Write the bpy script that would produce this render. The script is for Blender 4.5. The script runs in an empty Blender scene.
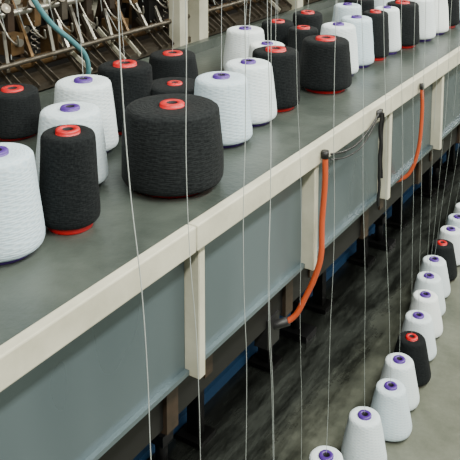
import bpy, bmesh, math, random
from mathutils import Vector, Matrix
random.seed(7)
scene=bpy.context.scene
COL=bpy.context.collection

# ------------------------------------------------------------ materials
def mat(name, base, rough=.6, metal=0., noise=None, bump=None, spec=.5, stretch=None):
    m=bpy.data.materials.new(name); m.use_nodes=True
    nt=m.node_tree; b=nt.nodes['Principled BSDF']
    b.inputs['Base Color'].default_value=(*base,1)
    b.inputs['Roughness'].default_value=rough
    b.inputs['Metallic'].default_value=metal
    b.inputs['Specular IOR Level'].default_value=spec
    tc=nt.nodes.new('ShaderNodeTexCoord'); src=tc.outputs['Object']
    if stretch:
        mp=nt.nodes.new('ShaderNodeMapping'); mp.inputs['Scale'].default_value=stretch
        nt.links.new(src,mp.inputs['Vector']); src=mp.outputs[0]
    if noise:
        n=nt.nodes.new('ShaderNodeTexNoise'); n.inputs['Scale'].default_value=noise[0]; n.inputs['Detail'].default_value=noise[2]; n.inputs['Roughness'].default_value=.62
        nt.links.new(src,n.inputs['Vector'])
        r=nt.nodes.new('ShaderNodeValToRGB'); r.color_ramp.elements[0].position=.35; r.color_ramp.elements[1].position=.68
        r.color_ramp.elements[0].color=(*base,1); r.color_ramp.elements[1].color=(*noise[1],1)
        nt.links.new(n.outputs['Fac'],r.inputs['Fac']); nt.links.new(r.outputs['Color'],b.inputs['Base Color'])
        q=nt.nodes.new('ShaderNodeMapRange'); q.inputs['From Min'].default_value=.3; q.inputs['From Max'].default_value=.7
        q.inputs['To Min'].default_value=rough*.8; q.inputs['To Max'].default_value=min(1,rough*1.25)
        nt.links.new(n.outputs['Fac'],q.inputs['Value']); nt.links.new(q.outputs[0],b.inputs['Roughness'])
    if bump:
        n=nt.nodes.new('ShaderNodeTexNoise'); n.inputs['Scale'].default_value=bump[0]; n.inputs['Detail'].default_value=6
        nt.links.new(src,n.inputs['Vector'])
        bp=nt.nodes.new('ShaderNodeBump'); bp.inputs['Strength'].default_value=bump[1]; bp.inputs['Distance'].default_value=.01
        nt.links.new(n.outputs['Fac'],bp.inputs['Height']); nt.links.new(bp.outputs['Normal'],b.inputs['Normal'])
    return m

def yarn_mat(name,c1,c2,rough,var,bump,sheen,heather):
    m=bpy.data.materials.new(name); m.use_nodes=True
    nt=m.node_tree; N=nt.nodes; L=nt.links; b=N['Principled BSDF']
    b.inputs['Roughness'].default_value=rough
    b.inputs['Specular IOR Level'].default_value=.12
    b.inputs['Sheen Weight'].default_value=sheen
    b.inputs['Sheen Roughness'].default_value=.5
    uv=N.new('ShaderNodeUVMap'); sp=N.new('ShaderNodeSeparateXYZ'); L.new(uv.outputs['UV'],sp.inputs[0])
    def M(op,a,bb=None):
        n=N.new('ShaderNodeMath'); n.operation=op
        for i,x in enumerate((a,bb)):
            if x is None: continue
            if isinstance(x,(int,float)): n.inputs[i].default_value=x
            else: L.new(x,n.inputs[i])
        return n.outputs[0]
    U=M('MULTIPLY',sp.outputs['X'],2*math.pi*14); V=M('MULTIPLY',sp.outputs['Y'],2*math.pi*20)
    s1=M('SINE',M('ADD',U,V)); s2=M('SINE',M('SUBTRACT',U,V))
    fine=M('SINE',M('MULTIPLY',sp.outputs['Y'],2*math.pi*46))
    h=M('ADD',M('MAXIMUM',s1,s2),M('MULTIPLY',fine,.35))
    tc=N.new('ShaderNodeTexCoord')
    no=N.new('ShaderNodeTexNoise'); no.inputs['Scale'].default_value=14; no.inputs['Detail'].default_value=5
    L.new(tc.outputs['Object'],no.inputs['Vector'])
    h=M('ADD',h,M('MULTIPLY',no.outputs['Fac'],2.0))
    bp=N.new('ShaderNodeBump'); bp.inputs['Strength'].default_value=bump; bp.inputs['Distance'].default_value=.004
    L.new(h,bp.inputs['Height']); L.new(bp.outputs['Normal'],b.inputs['Normal'])
    nh=N.new('ShaderNodeTexNoise'); nh.inputs['Scale'].default_value=42; nh.inputs['Detail'].default_value=3; L.new(tc.outputs['Object'],nh.inputs['Vector'])
    oi=N.new('ShaderNodeObjectInfo')
    f=M('ADD',M('MULTIPLY',h,.10),M('MULTIPLY',oi.outputs['Random'],var))
    f=M('ADD',f,M('MULTIPLY',M('SUBTRACT',nh.outputs['Fac'],.5),heather))
    mx=N.new('ShaderNodeMix'); mx.data_type='RGBA'; mx.clamp_factor=True
    mx.inputs['A'].default_value=(*c2,1); mx.inputs['B'].default_value=(*c1,1)
    L.new(f,mx.inputs['Factor']); L.new(mx.outputs['Result'],b.inputs['Base Color'])
    return m

M_white=yarn_mat('white_yarn',(.82,.85,.82),(.44,.58,.67),.85,.7,.17,.05,.3)
M_black=yarn_mat('black_yarn',(.017,.020,.021),(.0045,.006,.007),.85,.4,.16,.015,2.2)
M_red=mat('red_plastic',(.50,.008,.012),.4)
M_purple=mat('purple_plastic',(.07,.022,.22),.4)
M_hole=mat('tube_hole',(.01,.01,.012),.8)
M_shelf=mat('painted_shelf',(.026,.034,.030),.34,0,(4,(.068,.082,.071),12),(60,.12))
M_cream=mat('cream_paint',(.55,.54,.43),.5,0,(7,(.40,.39,.30),8))
M_panel=mat('grey_panel',(.075,.104,.118),.28,.5,(1.1,(.135,.178,.195),3),None,.5,(1,1.6,.5))  # stretched noise paints soft reflection streaks into the panel's base colour
M_dark=mat('dark_iron',(.006,.006,.006),.55,.3)
M_brown=mat('oily_brown',(.05,.03,.018),.5,.3,(12,(.02,.015,.01),5))
M_brass=mat('worn_brass',(.20,.12,.05),.45,.6,(14,(.08,.05,.03),5))
M_steel=mat('steel',(.40,.385,.33),.36,.85)
M_steel2=mat('dull_steel',(.14,.125,.10),.42,.7,(20,(.08,.065,.045),5))
M_orange=mat('orange_rubber',(.44,.065,.015),.5)
M_blk=mat('black_rubber',(.006,.006,.007),.5)
M_teal=mat('teal_hose',(.10,.28,.31),.35)
M_bluest=mat('blue_paint',(.025,.075,.17),.4)
M_thread=mat('thread_white',(.50,.55,.54),.7)
M_wall=mat('wall_paint',(.08,.08,.07),.8,0,(2,(.05,.05,.045),4))
M_ceil=mat('ceiling_paint',(.28,.28,.26),.9)
M_lamp=bpy.data.materials.new('lamp_glow'); M_lamp.use_nodes=True
_b=M_lamp.node_tree.nodes['Principled BSDF']; _b.inputs['Emission Color'].default_value=(1,1,.92,1); _b.inputs['Emission Strength'].default_value=4

M_floor=bpy.data.materials.new('floor_concrete'); M_floor.use_nodes=True
nt=M_floor.node_tree; N=nt.nodes; L=nt.links; b=N['Principled BSDF']
geo=N.new('ShaderNodeNewGeometry'); sp=N.new('ShaderNodeSeparateXYZ'); L.new(geo.outputs['Position'],sp.inputs[0])
n1=N.new('ShaderNodeTexNoise'); n1.inputs['Scale'].default_value=3.4; n1.inputs['Detail'].default_value=12; n1.inputs['Roughness'].default_value=.75
L.new(geo.outputs['Position'],n1.inputs['Vector'])
mp=N.new('ShaderNodeMapping'); mp.inputs['Scale'].default_value=(7,1.3,1); L.new(geo.outputs['Position'],mp.inputs['Vector'])
n2=N.new('ShaderNodeTexNoise'); n2.inputs['Scale'].default_value=2.2; n2.inputs['Detail'].default_value=10; n2.inputs['Roughness'].default_value=.7; L.new(mp.outputs[0],n2.inputs['Vector'])
def fm(op,a,bb):
    n=N.new('ShaderNodeMath'); n.operation=op
    for i,x in enumerate((a,bb)):
        if isinstance(x,(int,float)): n.inputs[i].default_value=x
        else: L.new(x,n.inputs[i])
    return n.outputs[0]
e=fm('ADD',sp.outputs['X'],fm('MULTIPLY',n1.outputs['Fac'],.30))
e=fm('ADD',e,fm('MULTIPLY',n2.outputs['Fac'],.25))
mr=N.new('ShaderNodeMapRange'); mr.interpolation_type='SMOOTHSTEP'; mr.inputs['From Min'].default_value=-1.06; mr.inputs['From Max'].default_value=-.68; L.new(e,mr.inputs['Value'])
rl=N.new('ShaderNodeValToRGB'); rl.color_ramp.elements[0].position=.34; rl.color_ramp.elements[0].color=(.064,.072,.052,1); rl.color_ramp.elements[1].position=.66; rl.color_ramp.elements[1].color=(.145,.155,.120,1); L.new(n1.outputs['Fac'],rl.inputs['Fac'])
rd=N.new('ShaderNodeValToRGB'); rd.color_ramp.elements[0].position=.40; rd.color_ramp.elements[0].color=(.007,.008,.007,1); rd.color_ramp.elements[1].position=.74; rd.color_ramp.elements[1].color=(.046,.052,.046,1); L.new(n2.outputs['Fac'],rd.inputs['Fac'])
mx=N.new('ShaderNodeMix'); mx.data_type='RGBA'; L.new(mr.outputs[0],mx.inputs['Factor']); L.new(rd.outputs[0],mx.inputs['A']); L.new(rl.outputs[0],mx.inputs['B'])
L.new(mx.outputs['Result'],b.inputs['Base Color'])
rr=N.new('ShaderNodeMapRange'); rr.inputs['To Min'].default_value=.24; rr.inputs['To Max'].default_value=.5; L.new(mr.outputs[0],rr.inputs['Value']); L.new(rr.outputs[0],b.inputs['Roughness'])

# ------------------------------------------------------------ helpers
def new_obj(name, bm, mats, parent=None, smooth=False):
    me=bpy.data.meshes.new(name); bm.normal_update(); bm.to_mesh(me); bm.free()
    for m in mats: me.materials.append(m)
    if smooth:
        for p in me.polygons: p.use_smooth=True
    o=bpy.data.objects.new(name,me); COL.objects.link(o)
    if parent: o.parent=parent
    return o
def empty(name,loc=(0,0,0)):
    e=bpy.data.objects.new(name,None); e.location=loc; COL.objects.link(e); return e
def box(bm,x0,x1,y0,y1,z0,z1,mi=0):
    v=[bm.verts.new(p) for p in ((x0,y0,z0),(x1,y0,z0),(x1,y1,z0),(x0,y1,z0),(x0,y0,z1),(x1,y0,z1),(x1,y1,z1),(x0,y1,z1))]
    for q in ((3,2,1,0),(4,5,6,7),(0,1,5,4),(1,2,6,5),(2,3,7,6),(3,0,4,7)):
        f=bm.faces.new([v[i] for i in q]); f.material_index=mi
def bar(bm,a,c,w,h,mi=0):
    a=Vector(a);c=Vector(c);d=(c-a).normalized()
    up=Vector((0,0,1)) if abs(d.z)<.95 else Vector((1,0,0))
    s=d.cross(up).normalized(); t=s.cross(d)
    vs=[]
    for p in (a,c):
        for i,j in ((-1,-1),(1,-1),(1,1),(-1,1)):
            vs.append(bm.verts.new(p+s*(i*w/2)+t*(j*h/2)))
    for q in ((3,2,1,0),(4,5,6,7),(0,1,5,4),(1,2,6,5),(2,3,7,6),(3,0,4,7)):
        f=bm.faces.new([vs[i] for i in q]); f.material_index=mi
def tube(bm,pts,r,seg=8,mi=0,smooth_pts=True):
    P=[Vector(p) for p in pts]
    if smooth_pts and len(P)>2:
        Q=[]
        for i in range(len(P)-1):
            p0=P[max(i-1,0)];p1=P[i];p2=P[i+1];p3=P[min(i+2,len(P)-1)]
            for k in range(8):
                t=k/8
                Q.append(.5*((2*p1)+(p2-p0)*t+(2*p0-5*p1+4*p2-p3)*t*t+(3*p1-p0-3*p2+p3)*t**3))
        Q.append(P[-1]); P=Q
    rings=[]
    ref=Vector((.31,.77,.21)).normalized()
    for i,p in enumerate(P):
        d=(P[min(i+1,len(P)-1)]-P[max(i-1,0)]).normalized()
        s=d.cross(ref).normalized(); t=s.cross(d)
        rings.append([bm.verts.new(p+(s*math.cos(2*math.pi*k/seg)+t*math.sin(2*math.pi*k/seg))*r) for k in range(seg)])
    for a,c in zip(rings,rings[1:]):
        for k in range(seg):
            f=bm.faces.new((a[k],a[(k+1)%seg],c[(k+1)%seg],c[k])); f.material_index=mi; f.smooth=True
    bm.faces.new(rings[0][::-1]).material_index=mi; bm.faces.new(rings[-1]).material_index=mi

# ------------------------------------------------------------ yarn cones
def cone_mesh(name,prof,mats,seed):
    rnd=random.Random(seed); ph=rnd.random()*6
    bm=bmesh.new(); uvl=bm.loops.layers.uv.new('UVMap'); n=56; rings=[]
    for r,z,mi in prof:
        ring=[]
        for k in range(n):
            a=2*math.pi*k/n
            w=1+(.010*math.sin(2*a+ph+z*3)+.006*math.sin(5*a+z*9+ph) if mi==0 else 0)
            ring.append(bm.verts.new((r*w*math.cos(a),r*w*math.sin(a),z)))
        rings.append(ring)
    for i in range(len(prof)-1):
        for k in range(n):
            k2=(k+1)%n
            f=bm.faces.new((rings[i][k],rings[i][k2],rings[i+1][k2],rings[i+1][k])); f.smooth=True
            f.material_index=prof[i][2]
            z0=prof[i][1];z1=prof[i+1][1]
            if prof[i][1]>.9 and prof[i][2]==0: z0=1.4-prof[i][0];z1=1.4-prof[i+1][0]
            for lp,uv in zip(f.loops,((k/n,z0),((k+1)/n,z0),((k+1)/n,z1),(k/n,z1))): lp[uvl].uv=uv
    f=bm.faces.new(rings[0][::-1]); f.material_index=1
    f=bm.faces.new(rings[-1]); f.material_index=2
    bm.normal_update()
    me=bpy.data.meshes.new(name); bm.to_mesh(me); bm.free()
    for m in mats: me.materials.append(m)
    return me
def profile(rt,disc,zb=.06,belly=0):
    P=[(.30,0,1),(.37,0,1),(.385,.02,1),(.385,zb+.005,1),(.41,zb,0),(.455,zb+.004,0),(.485,zb+.025,0),(.499,zb+.06,0),(.5,zb+.12,0)]
    for k in range(1,9):
        t=k/9; P.append((.5+(rt-.5)*t+belly*math.sin(math.pi*t),zb+.12+(.90-zb-.12)*t,0))
    P+=[(rt,.905,0),(rt-.008,.93,0),(rt-.03,.952,0),(rt-.07,.965,0),(rt-.13,.968,0),(disc+.02,.962,0),(disc,.955,1),(disc,.985,1),(disc-.012,.998,1),(disc-.05,1.0,1),(disc*.45,.995,2),(disc*.40,.93,2),(disc*.38,.88,2)]
    return P
ME={'W':[cone_mesh('white_cone_a',profile(.42,.14),[M_white,M_purple,M_hole],1),cone_mesh('white_cone_b',profile(.405,.135,belly=.006),[M_white,M_purple,M_hole],2)],
    'K':[cone_mesh('black_cone_a',profile(.455,.205,.07),[M_black,M_red,M_hole],3),cone_mesh('black_cone_b',profile(.44,.19,.07,.006),[M_black,M_red,M_hole],4)],
    'F':[cone_mesh('black_cone_fat',profile(.450,.120,.06,.012),[M_black,M_red,M_hole],5)],
    'H':[cone_mesh('white_cone_c',profile(.345,.15,.05,.008),[M_white,M_purple,M_hole],6)],
    'G':[cone_mesh('black_cone_c',profile(.35,.15,.05,.008),[M_black,M_red,M_hole],8)]}
NM={'W':'white_yarn_cone','K':'black_yarn_cone','F':'large_black_yarn_cone','H':'white_yarn_cone','G':'black_yarn_cone'}
cnt=0
def cone(k,x,y,w,h,z):
    global cnt; cnt+=1
    me=ME[k][cnt%len(ME[k])]
    o=bpy.data.objects.new(NM[k],me); COL.objects.link(o)
    o.location=(x,y,z); o.scale=(w,w,h); o.rotation_euler=(0,0,random.random()*6.28)
    return o
Z=1.4
shelf=[('W',-1.092,.945,.162,.192),('K',-1.054,1.088,.116,.197),('W',-1.195,1.243,.160,.178),('W',-1.315,1.416,.163,.183),
('K',-1.554,1.406,.150,.125),('K',-1.336,1.599,.155,.181),('F',-1.010,1.366,.228,.185),('F',-1.240,1.690,.170,.120),
('K',-1.459,1.979,.164,.116),('W',-1.068,1.655,.159,.173),('W',-1.093,1.830,.157,.170),('W',-1.368,2.268,.150,.156),
('W',-1.208,2.137,.139,.148),('K',-1.090,1.978,.146,.176),('K',-1.050,2.228,.165,.166),('K',-1.22,2.409,.11,.150),
('K',-1.348,2.46,.13,.150),('K',-1.30,2.60,.12,.165),('W',-1.09,2.41,.14,.176),('W',-1.09,2.56,.13,.176),('K',-1.07,2.685,.105,.178),
('W',-1.07,2.797,.11,.176),('K',-1.06,2.935,.14,.176),('W',-1.045,3.085,.14,.176),('W',-1.04,3.235,.145,.176),('K',-1.04,3.39,.14,.176),
('W',-1.23,2.80,.13,.172),('K',-1.25,2.96,.13,.172),('W',-1.22,3.12,.13,.172),('K',-1.23,3.29,.14,.172),('W',-1.22,3.46,.14,.172)]
for k,x,y,w,h in shelf: cone(k,x,y,w,h,Z)
yy=3.56
while yy<6.2:
    cone('W' if random.random()<.7 else 'K',-1.03,yy,.14,.176,Z)
    cone('W' if random.random()<.5 else 'K',-1.24,yy+.07,.14,.172,Z); yy+=.16
floor_row=[('H',-1.00,2.18),('H',-.97,2.43),('H',-.95,2.63),('H',-.98,2.80),('G',-.99,2.97),('H',-1.02,3.14),('H',-1.05,3.32),('H',-1.09,3.49),
('H',-1.12,3.66),('G',-1.14,3.85),('H',-1.15,4.03),('H',-1.16,4.20),('H',-1.17,4.37),('H',-1.18,4.55),('H',-1.19,4.73),('G',-1.2,4.92),('H',-1.2,5.1),('H',-1.2,5.3),
('H',-1.0,2.0),('H',-.99,1.82),('H',-.98,1.64),('H',-.97,1.46),('G',-.96,1.28),('H',-.95,1.10)]
for k,x,y in floor_row: cone(k,x,y,.163,.185,0)

# ------------------------------------------------------------ long machine bench
Y0,Y1=-1.2,9.0
ZB=1.065
table=empty('machine_bench',(0,0,0))
bm=bmesh.new(); box(bm,-1.66,-.86,Y0,Y1,Z-.03,Z); box(bm,-1.69,-1.66,Y0,Y1,Z-.03,Z+.035)
o=new_obj('bench_top',bm,[M_shelf],table)
PY=[-1.0,.1]+[1.245+.52*k for k in range(0,15)]
bm=bmesh.new(); prev=Y0
for y in [-.9,.18]+[1.245+1.04*k for k in range(0,8)]:
    box(bm,-.862,-.838,prev+.0015,min(y-.0365,Y1),Z-.050,Z+.004); prev=y-.035
o=new_obj('edge_trim',bm,[M_cream],table)
bv=o.modifiers.new('bevel','BEVEL'); bv.width=.003; bv.segments=2
bm=bmesh.new()
for y in PY: box(bm,-.892,-.850,y-.011,y+.011,ZB-.005,Z-.05)
o=new_obj('front_post',bm,[M_cream],table); bv=o.modifiers.new('bevel','BEVEL'); bv.width=.002
bm=bmesh.new()
for a,c in zip(PY,PY[1:]):
    box(bm,-.895,-.885,a+.013,c-.013,ZB+.01,Z-.05)
    box(bm,-.895,-.874,a+.013,c-.013,ZB,ZB+.01)
o=new_obj('front_panel',bm,[M_panel],table)
bm=bmesh.new()
box(bm,-1.62,-.95,Y0,Y1,1.03,1.05,0)
box(bm,-.955,-.93,Y0,Y1,.93,1.04,0)
for y in PY:
    box(bm,-1.57,-1.52,y-.09,y-.05,0.02,1.03,0)
    box(bm,-1.60,-1.49,y-.12,y-.02,0.0,.02,0)
    box(bm,-.985,-.92,y-.03,y+.01,.92,1.04,1)
    box(bm,-.98,-.925,y+.12,y+.15,.96,1.04,1)
    tube(bm,[(-.95,y+.30,1.04),(-.95,y+.30,.94)],.012,8,0,False)
o=new_obj('under_frame',bm,[M_dark,M_brown],table)
bm=bmesh.new(); box(bm,-2.6,-1.64,Y0,Y1,.05,Z-.05,0); box(bm,-2.6,-1.615,Y0,Y1,.0,.045,1)
new_obj('base_cabinet',bm,[M_dark,M_bluest],table)
bm=bmesh.new()
for y in (2.0,3.0,4.0,5.0,6.0):
    box(bm,-1.60,-1.46,y-.05,y+.05,.0,.03); tube(bm,[(-1.54,y,.02),(-1.54,y,.16)],.022,10,0,False); box(bm,-1.64,-1.51,y-.03,y+.03,.13,.17)
new_obj('levelling_foot',bm,[M_blk],table)

# ------------------------------------------------------------ hoses and cables
h1=empty('orange_hose')
bm=bmesh.new(); tube(bm,[(-.828,1.765,1.372),(-.826,1.762,1.30),(-.83,1.757,1.20),(-.828,1.750,1.11),(-.843,1.742,1.045),(-.862,1.732,.995),(-.88,1.718,.95),(-.905,1.70,.925)],.0076,10)
new_obj('hose',bm,[M_orange],h1,True)
bm=bmesh.new(); tube(bm,[(-.828,1.765,1.385),(-.828,1.765,1.366)],.010,10,0,False); tube(bm,[(-.895,1.705,.933),(-.955,1.68,.905)],.012,10,0,False); box(bm,-.965,-.925,1.65,1.71,.87,.95)
new_obj('fitting',bm,[M_blk],h1)
h2=empty('orange_hose')
bm=bmesh.new(); tube(bm,[(-.828,2.50,1.37),(-.824,2.498,1.28),(-.83,2.49,1.16),(-.86,2.48,1.07),(-.93,2.46,1.03)],.0062,10)
new_obj('hose',bm,[M_orange],h2,True)
bm=bmesh.new(); tube(bm,[(-.828,2.50,1.385),(-.828,2.50,1.366)],.008,10,0,False); tube(bm,[(-.92,2.462,1.035),(-.96,2.455,1.01)],.011,10,0,False)
new_obj('fitting',bm,[M_blk],h2)
bm=bmesh.new()
tube(bm,[(-.828,1.80,1.365),(-.825,1.87,1.350),(-.823,1.96,1.345),(-.825,2.05,1.362),(-.828,2.12,1.383)],.0028,8)
tube(bm,[(-.828,1.80,1.35),(-.824,1.89,1.330),(-.822,1.99,1.33),(-.825,2.10,1.37)],.0022,8)
pts=[(-.828+.001*math.sin(i*1.9),2.14+.003*math.cos(i*1.3),1.385-.022*i) for i in range(14)]
tube(bm,pts,.0045,8)
pts=[(-.826+.002*math.cos(i*1.2),2.15+.005*math.sin(i*.9),1.38-.02*i) for i in range(11)]
tube(bm,pts,.0035,8)
box(bm,-.85,-.828,2.128,2.156,1.37,1.39)
new_obj('black_cable',bm,[M_blk],None,True)

# ------------------------------------------------------------ knitting machine behind the bench
mach=empty('knitting_machine')
R=random.Random(21)
bm=bmesh.new()
box(bm,-2.62,-2.56,Y0,Y1,1.3,2.9,0)
y=Y0
while y<Y1:
    w=R.uniform(.03,.09); box(bm,-2.56,-2.50,y,y+w,1.4,2.7,R.choice((0,1,1,2))); y+=R.uniform(.18,.34)
box(bm,-2.5,-1.70,Y0,Y1,1.3,1.40,0)
new_obj('back_frame',bm,[M_dark,M_brown,M_brass],mach)
bm=bmesh.new()
for x,z,r,mi in ((-1.75,1.52,.008,1),(-1.80,1.66,.011,0),(-1.93,1.80,.012,1),(-2.08,1.60,.018,1),(-2.2,1.95,.014,0),(-2.3,1.74,.014,2),(-1.88,1.47,.02,2),(-2.35,2.2,.02,1),(-2.4,1.55,.02,2)):
    tube(bm,[(x,Y0,z),(x,Y1,z)],r,10,mi,False)
box(bm,-1.86,-1.74,Y0,Y1,1.42,1.44,1)
new_obj('guide_rail',bm,[M_steel,M_steel2,M_brass],mach,False)
bm=bmesh.new(); y=Y0
while y<7:
    if R.random()<.75: bar(bm,(-1.73,y,1.435),(-1.86,y+R.uniform(-.02,.02),1.53),.004,.014,0 if R.random()<.9 else 1)
    y+=R.uniform(.02,.05)
new_obj('needle_comb',bm,[M_steel2,M_cream],mach)
bm=bmesh.new(); y=Y0
while y<Y1:
    w=R.uniform(.03,.07); h=R.uniform(.06,.16); z=R.uniform(1.44,1.62); x=R.uniform(-1.98,-1.84)
    box(bm,x-.04,x+.04,y,y+w,z,z+h,R.choice((0,1,1,2)))
    tube(bm,[(x+.04,y+w/2,z+h*.6),(x+.055,y+w/2,z+h*.6)],.012,10,3,False)
    c=[(x+.06+.008*math.cos(i*1.3),y+w+.02+.008*math.sin(i*1.3),z+.1-.004*i) for i in range(24)]
    if R.random()<.5: tube(bm,c,.0018,5,3,False)
    y+=R.uniform(.08,.17)
new_obj('cam_head',bm,[M_dark,M_brown,M_brass,M_steel],mach)
bm=bmesh.new(); y=Y0
while y<Y1:
    s=R.uniform(-.03,.03); t=R.uniform(.05,.28)
    if R.random()<.75: bar(bm,(-1.76,y,1.50),(-2.12+s,y+t,2.0),.009,.016,R.choice((0,1,4,0)))
    if R.random()<.6: bar(bm,(-1.80,y+.02,1.66),(-1.72,y+R.uniform(-.1,.1),1.86+s),.008,.012,R.choice((0,1,3)))
    if R.random()<.7: bar(bm,(-2.05,y,1.45),(-2.05,y-R.uniform(-.1,.25),1.95),.02,.025,R.choice((1,2,4,2)))
    if R.random()<.5: bar(bm,(-2.3,y,1.4),(-2.22,y+.2,2.2),.03,.03,R.choice((1,2,4,3)))
    if R.random()<.5: bar(bm,(-1.9,y,1.70),(-2.3,y+R.uniform(-.3,.3),1.62),.012,.012,R.choice((0,1,2)))
    y+=R.uniform(.06,.11)
new_obj('swing_arm',bm,[M_steel,M_steel2,M_brown,M_cream,M_brass],mach)
bm=bmesh.new(); y=Y0
while y<Y1:
    x=-1.80; z=1.66
    tube(bm,[(x,y,z),(x+.05,y,z+.03)],.004,6,0,False)
    tube(bm,[(x+.04,y,z+.025),(x+.048,y,z+.030)],.016,12,1,False)
    tube(bm,[(x,y+.01,z),(x+.03,y+.02,z-.06),(x+.07,y+.02,z-.08),(x+.08,y+.01,z-.05)],.003,6,0)
    box(bm,x-.03,x+.02,y+.03,y+.055,z-.05,z+.03,R.choice((1,2,3)))
    y+=R.uniform(.10,.17)
new_obj('yarn_tensioner',bm,[M_steel,M_steel2,M_brown,M_brass],mach)
bm=bmesh.new()
for x,y,w in ((-1.73,2.385,.05),(-1.73,2.51,.06),(-1.74,3.34,.06),(-1.74,1.15,.03),(-1.74,4.3,.06),(-1.74,5.4,.06)):
    box(bm,x-w/2,x+w/2,y-w/2,y+w/2,1.40,2.8)
    box(bm,x-w/2-.015,x+w/2+.015,y-w/2-.015,y+w/2+.015,1.40,1.415)
o=new_obj('machine_column',bm,[M_cream],mach)
bm=bmesh.new()
tube(bm,[(-1.75,1.50,2.0),(-1.66,1.53,1.82),(-1.63,1.57,1.72),(-1.62,1.62,1.65),(-1.62,1.70,1.585),(-1.625,1.76,1.53),(-1.64,1.79,1.47),(-1.67,1.80,1.42)],.008,8)
new_obj('teal_hose',bm,[M_teal],mach,True)
bm=bmesh.new()
for i in range(46):
    y=Y0+1.2+i*.11+R.uniform(-.03,.03)
    tube(bm,[(-1.74,y,1.62),(-1.9,y+R.uniform(-.15,.15),2.3)],.0013,5,0,False)
    if i%2: tube(bm,[(-1.80,y,1.52),(-2.2,y+R.uniform(0,.35),1.96)],.0015,5,0,False)
new_obj('machine_yarn',bm,[M_thread],mach)

# ------------------------------------------------------------ yarn threads rising to overhead guide
thr=empty('yarn_threads')
bm=bmesh.new()
TX=-.6; TZ=2.62
def thread(b,ytop,bow=0,r=.0009,xt=TX,bx=0):
    b=Vector(b); t=Vector((xt,ytop,TZ)); pts=[]
    for i in range(13):
        f=i/12; p=b.lerp(t,f); p.y+=bow*math.sin(math.pi*f)+.007*math.sin(f*19+b.y*9)*math.sin(math.pi*f); p.x+=bx*math.sin(math.pi*f); pts.append(p)
    tube(bm,pts,r*.7,6)
F=lambda x,y:(x,y,.186)
thread(F(-.96,1.28),.66,-.01,.0013)
thread(F(-.97,1.46),.83,-.03,.0010)
thread(F(-.98,1.64),.98,0,.0010)
thread(F(-.99,1.82),1.06,-.02,.0010)
thread(F(-.99,1.82),1.12,-.05,.0008)
thread(F(-1.0,2.0),1.10,.02,.0007)
thread(F(-1.0,2.18),1.26,.04,.0010)
thread(F(-.97,2.43),1.34,.02,.0009)
thread(F(-.95,2.63),1.50,-.03,.0010)
thread(F(-.98,2.80),1.56,.03,.0010)
thread(F(-.99,2.97),1.68,.0,.0009)
thread(F(-1.02,3.14),1.78,.0,.0010)
thread(F(-1.05,3.32),1.90,.03,.0010)
thread(F(-1.09,3.49),2.0,.0,.0010,TX,.03)
thread(F(-1.12,3.66),2.1,.0,.0010,TX,.04)
thread(F(-1.14,3.85),2.2,.0,.0010,TX,.05)
thread(F(-1.15,4.03),2.35,.0,.0010,TX,.05)
thread(F(-1.16,4.20),2.5,.0,.0010,TX,.05)
new_obj('floor_cone_threads',bm,[M_thread],thr,True)
bm=bmesh.new()
for k,x,y,w,h in shelf[:28]:
    if k!='F' and R.random()<.75:
        thread((x,y,Z+h),y+R.uniform(-.12,.02),0,.0008,x+R.uniform(-.1,.12))
new_obj('bench_cone_threads',bm,[M_thread],thr,True)
bm=bmesh.new()
tube(bm,[(-.6,-1,2.63),(-.6,8,2.63)],.012,10,0,False); tube(bm,[(-1.15,-1,2.63),(-1.15,8,2.63)],.012,10,0,False)
for y in (-.9,1.0,4.0,7.5): bar(bm,(-.55,y,2.66),(-1.76,y,2.66),.03,.03,0)
new_obj('overhead_guide_bar',bm,[M_steel2],mach)

# ------------------------------------------------------------ room
def plane(name,x0,x1,y0,y1,z0,z1,m):
    bm=bmesh.new(); box(bm,x0,x1,y0,y1,z0,z1); return new_obj(name,bm,[m])
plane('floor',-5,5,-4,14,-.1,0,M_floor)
plane('ceiling',-5,5,-4,14,4.2,4.3,M_ceil)
plane('wall_left',-5.1,-5,-4,14,0,4.2,M_wall)
plane('wall_right',5,5.1,-4,14,0,4.2,M_wall)
plane('wall_back',-5,5,14,14.1,0,4.2,M_wall)
plane('wall_front',-5,5,-4.1,-4,0,4.2,M_wall)
def lamp(x,y,energy,col=(1,.985,.89),sy=2.4,sx=.35):
    e=empty('ceiling_lamp',(x,y,4.1))
    bm=bmesh.new(); box(bm,-.2,.2,-sy/2,sy/2,.02,.10,0)
    for s in (-.1,.1): tube(bm,[(s,-sy/2+.05,0),(s,sy/2-.05,0)],.018,8,1,False)
    new_obj('fixture',bm,[M_ceil,M_lamp],e)
    l=bpy.data.lights.new('tube_light','AREA'); l.shape='RECTANGLE'; l.size=sx; l.size_y=sy; l.energy=energy; l.color=col
    lo=bpy.data.objects.new('tube_light',l); COL.objects.link(lo); lo.parent=e; lo.location=(0,0,-.04)
for y in (-2,1,4,7,10):
    lamp(.9,y,205); lamp(-1.9,y,28)
lamp(3.2,1,190); lamp(3.2,5,190)  # extra lamps out of view, added for ambient fill
w=bpy.data.worlds.new('w'); scene.world=w; w.use_nodes=True
w.node_tree.nodes['Background'].inputs[0].default_value=(.6,.75,.8,1); w.node_tree.nodes['Background'].inputs[1].default_value=.3

# ------------------------------------------------------------ camera
cd=bpy.data.cameras.new('camera'); cam=bpy.data.objects.new('camera',cd); COL.objects.link(cam)
scene.camera=cam
cam.location=(0,0,2.1); cam.rotation_euler=(math.radians(82),0,math.radians(32.2))
cd.lens=62.6; cd.shift_y=-0.551; cd.clip_start=.05
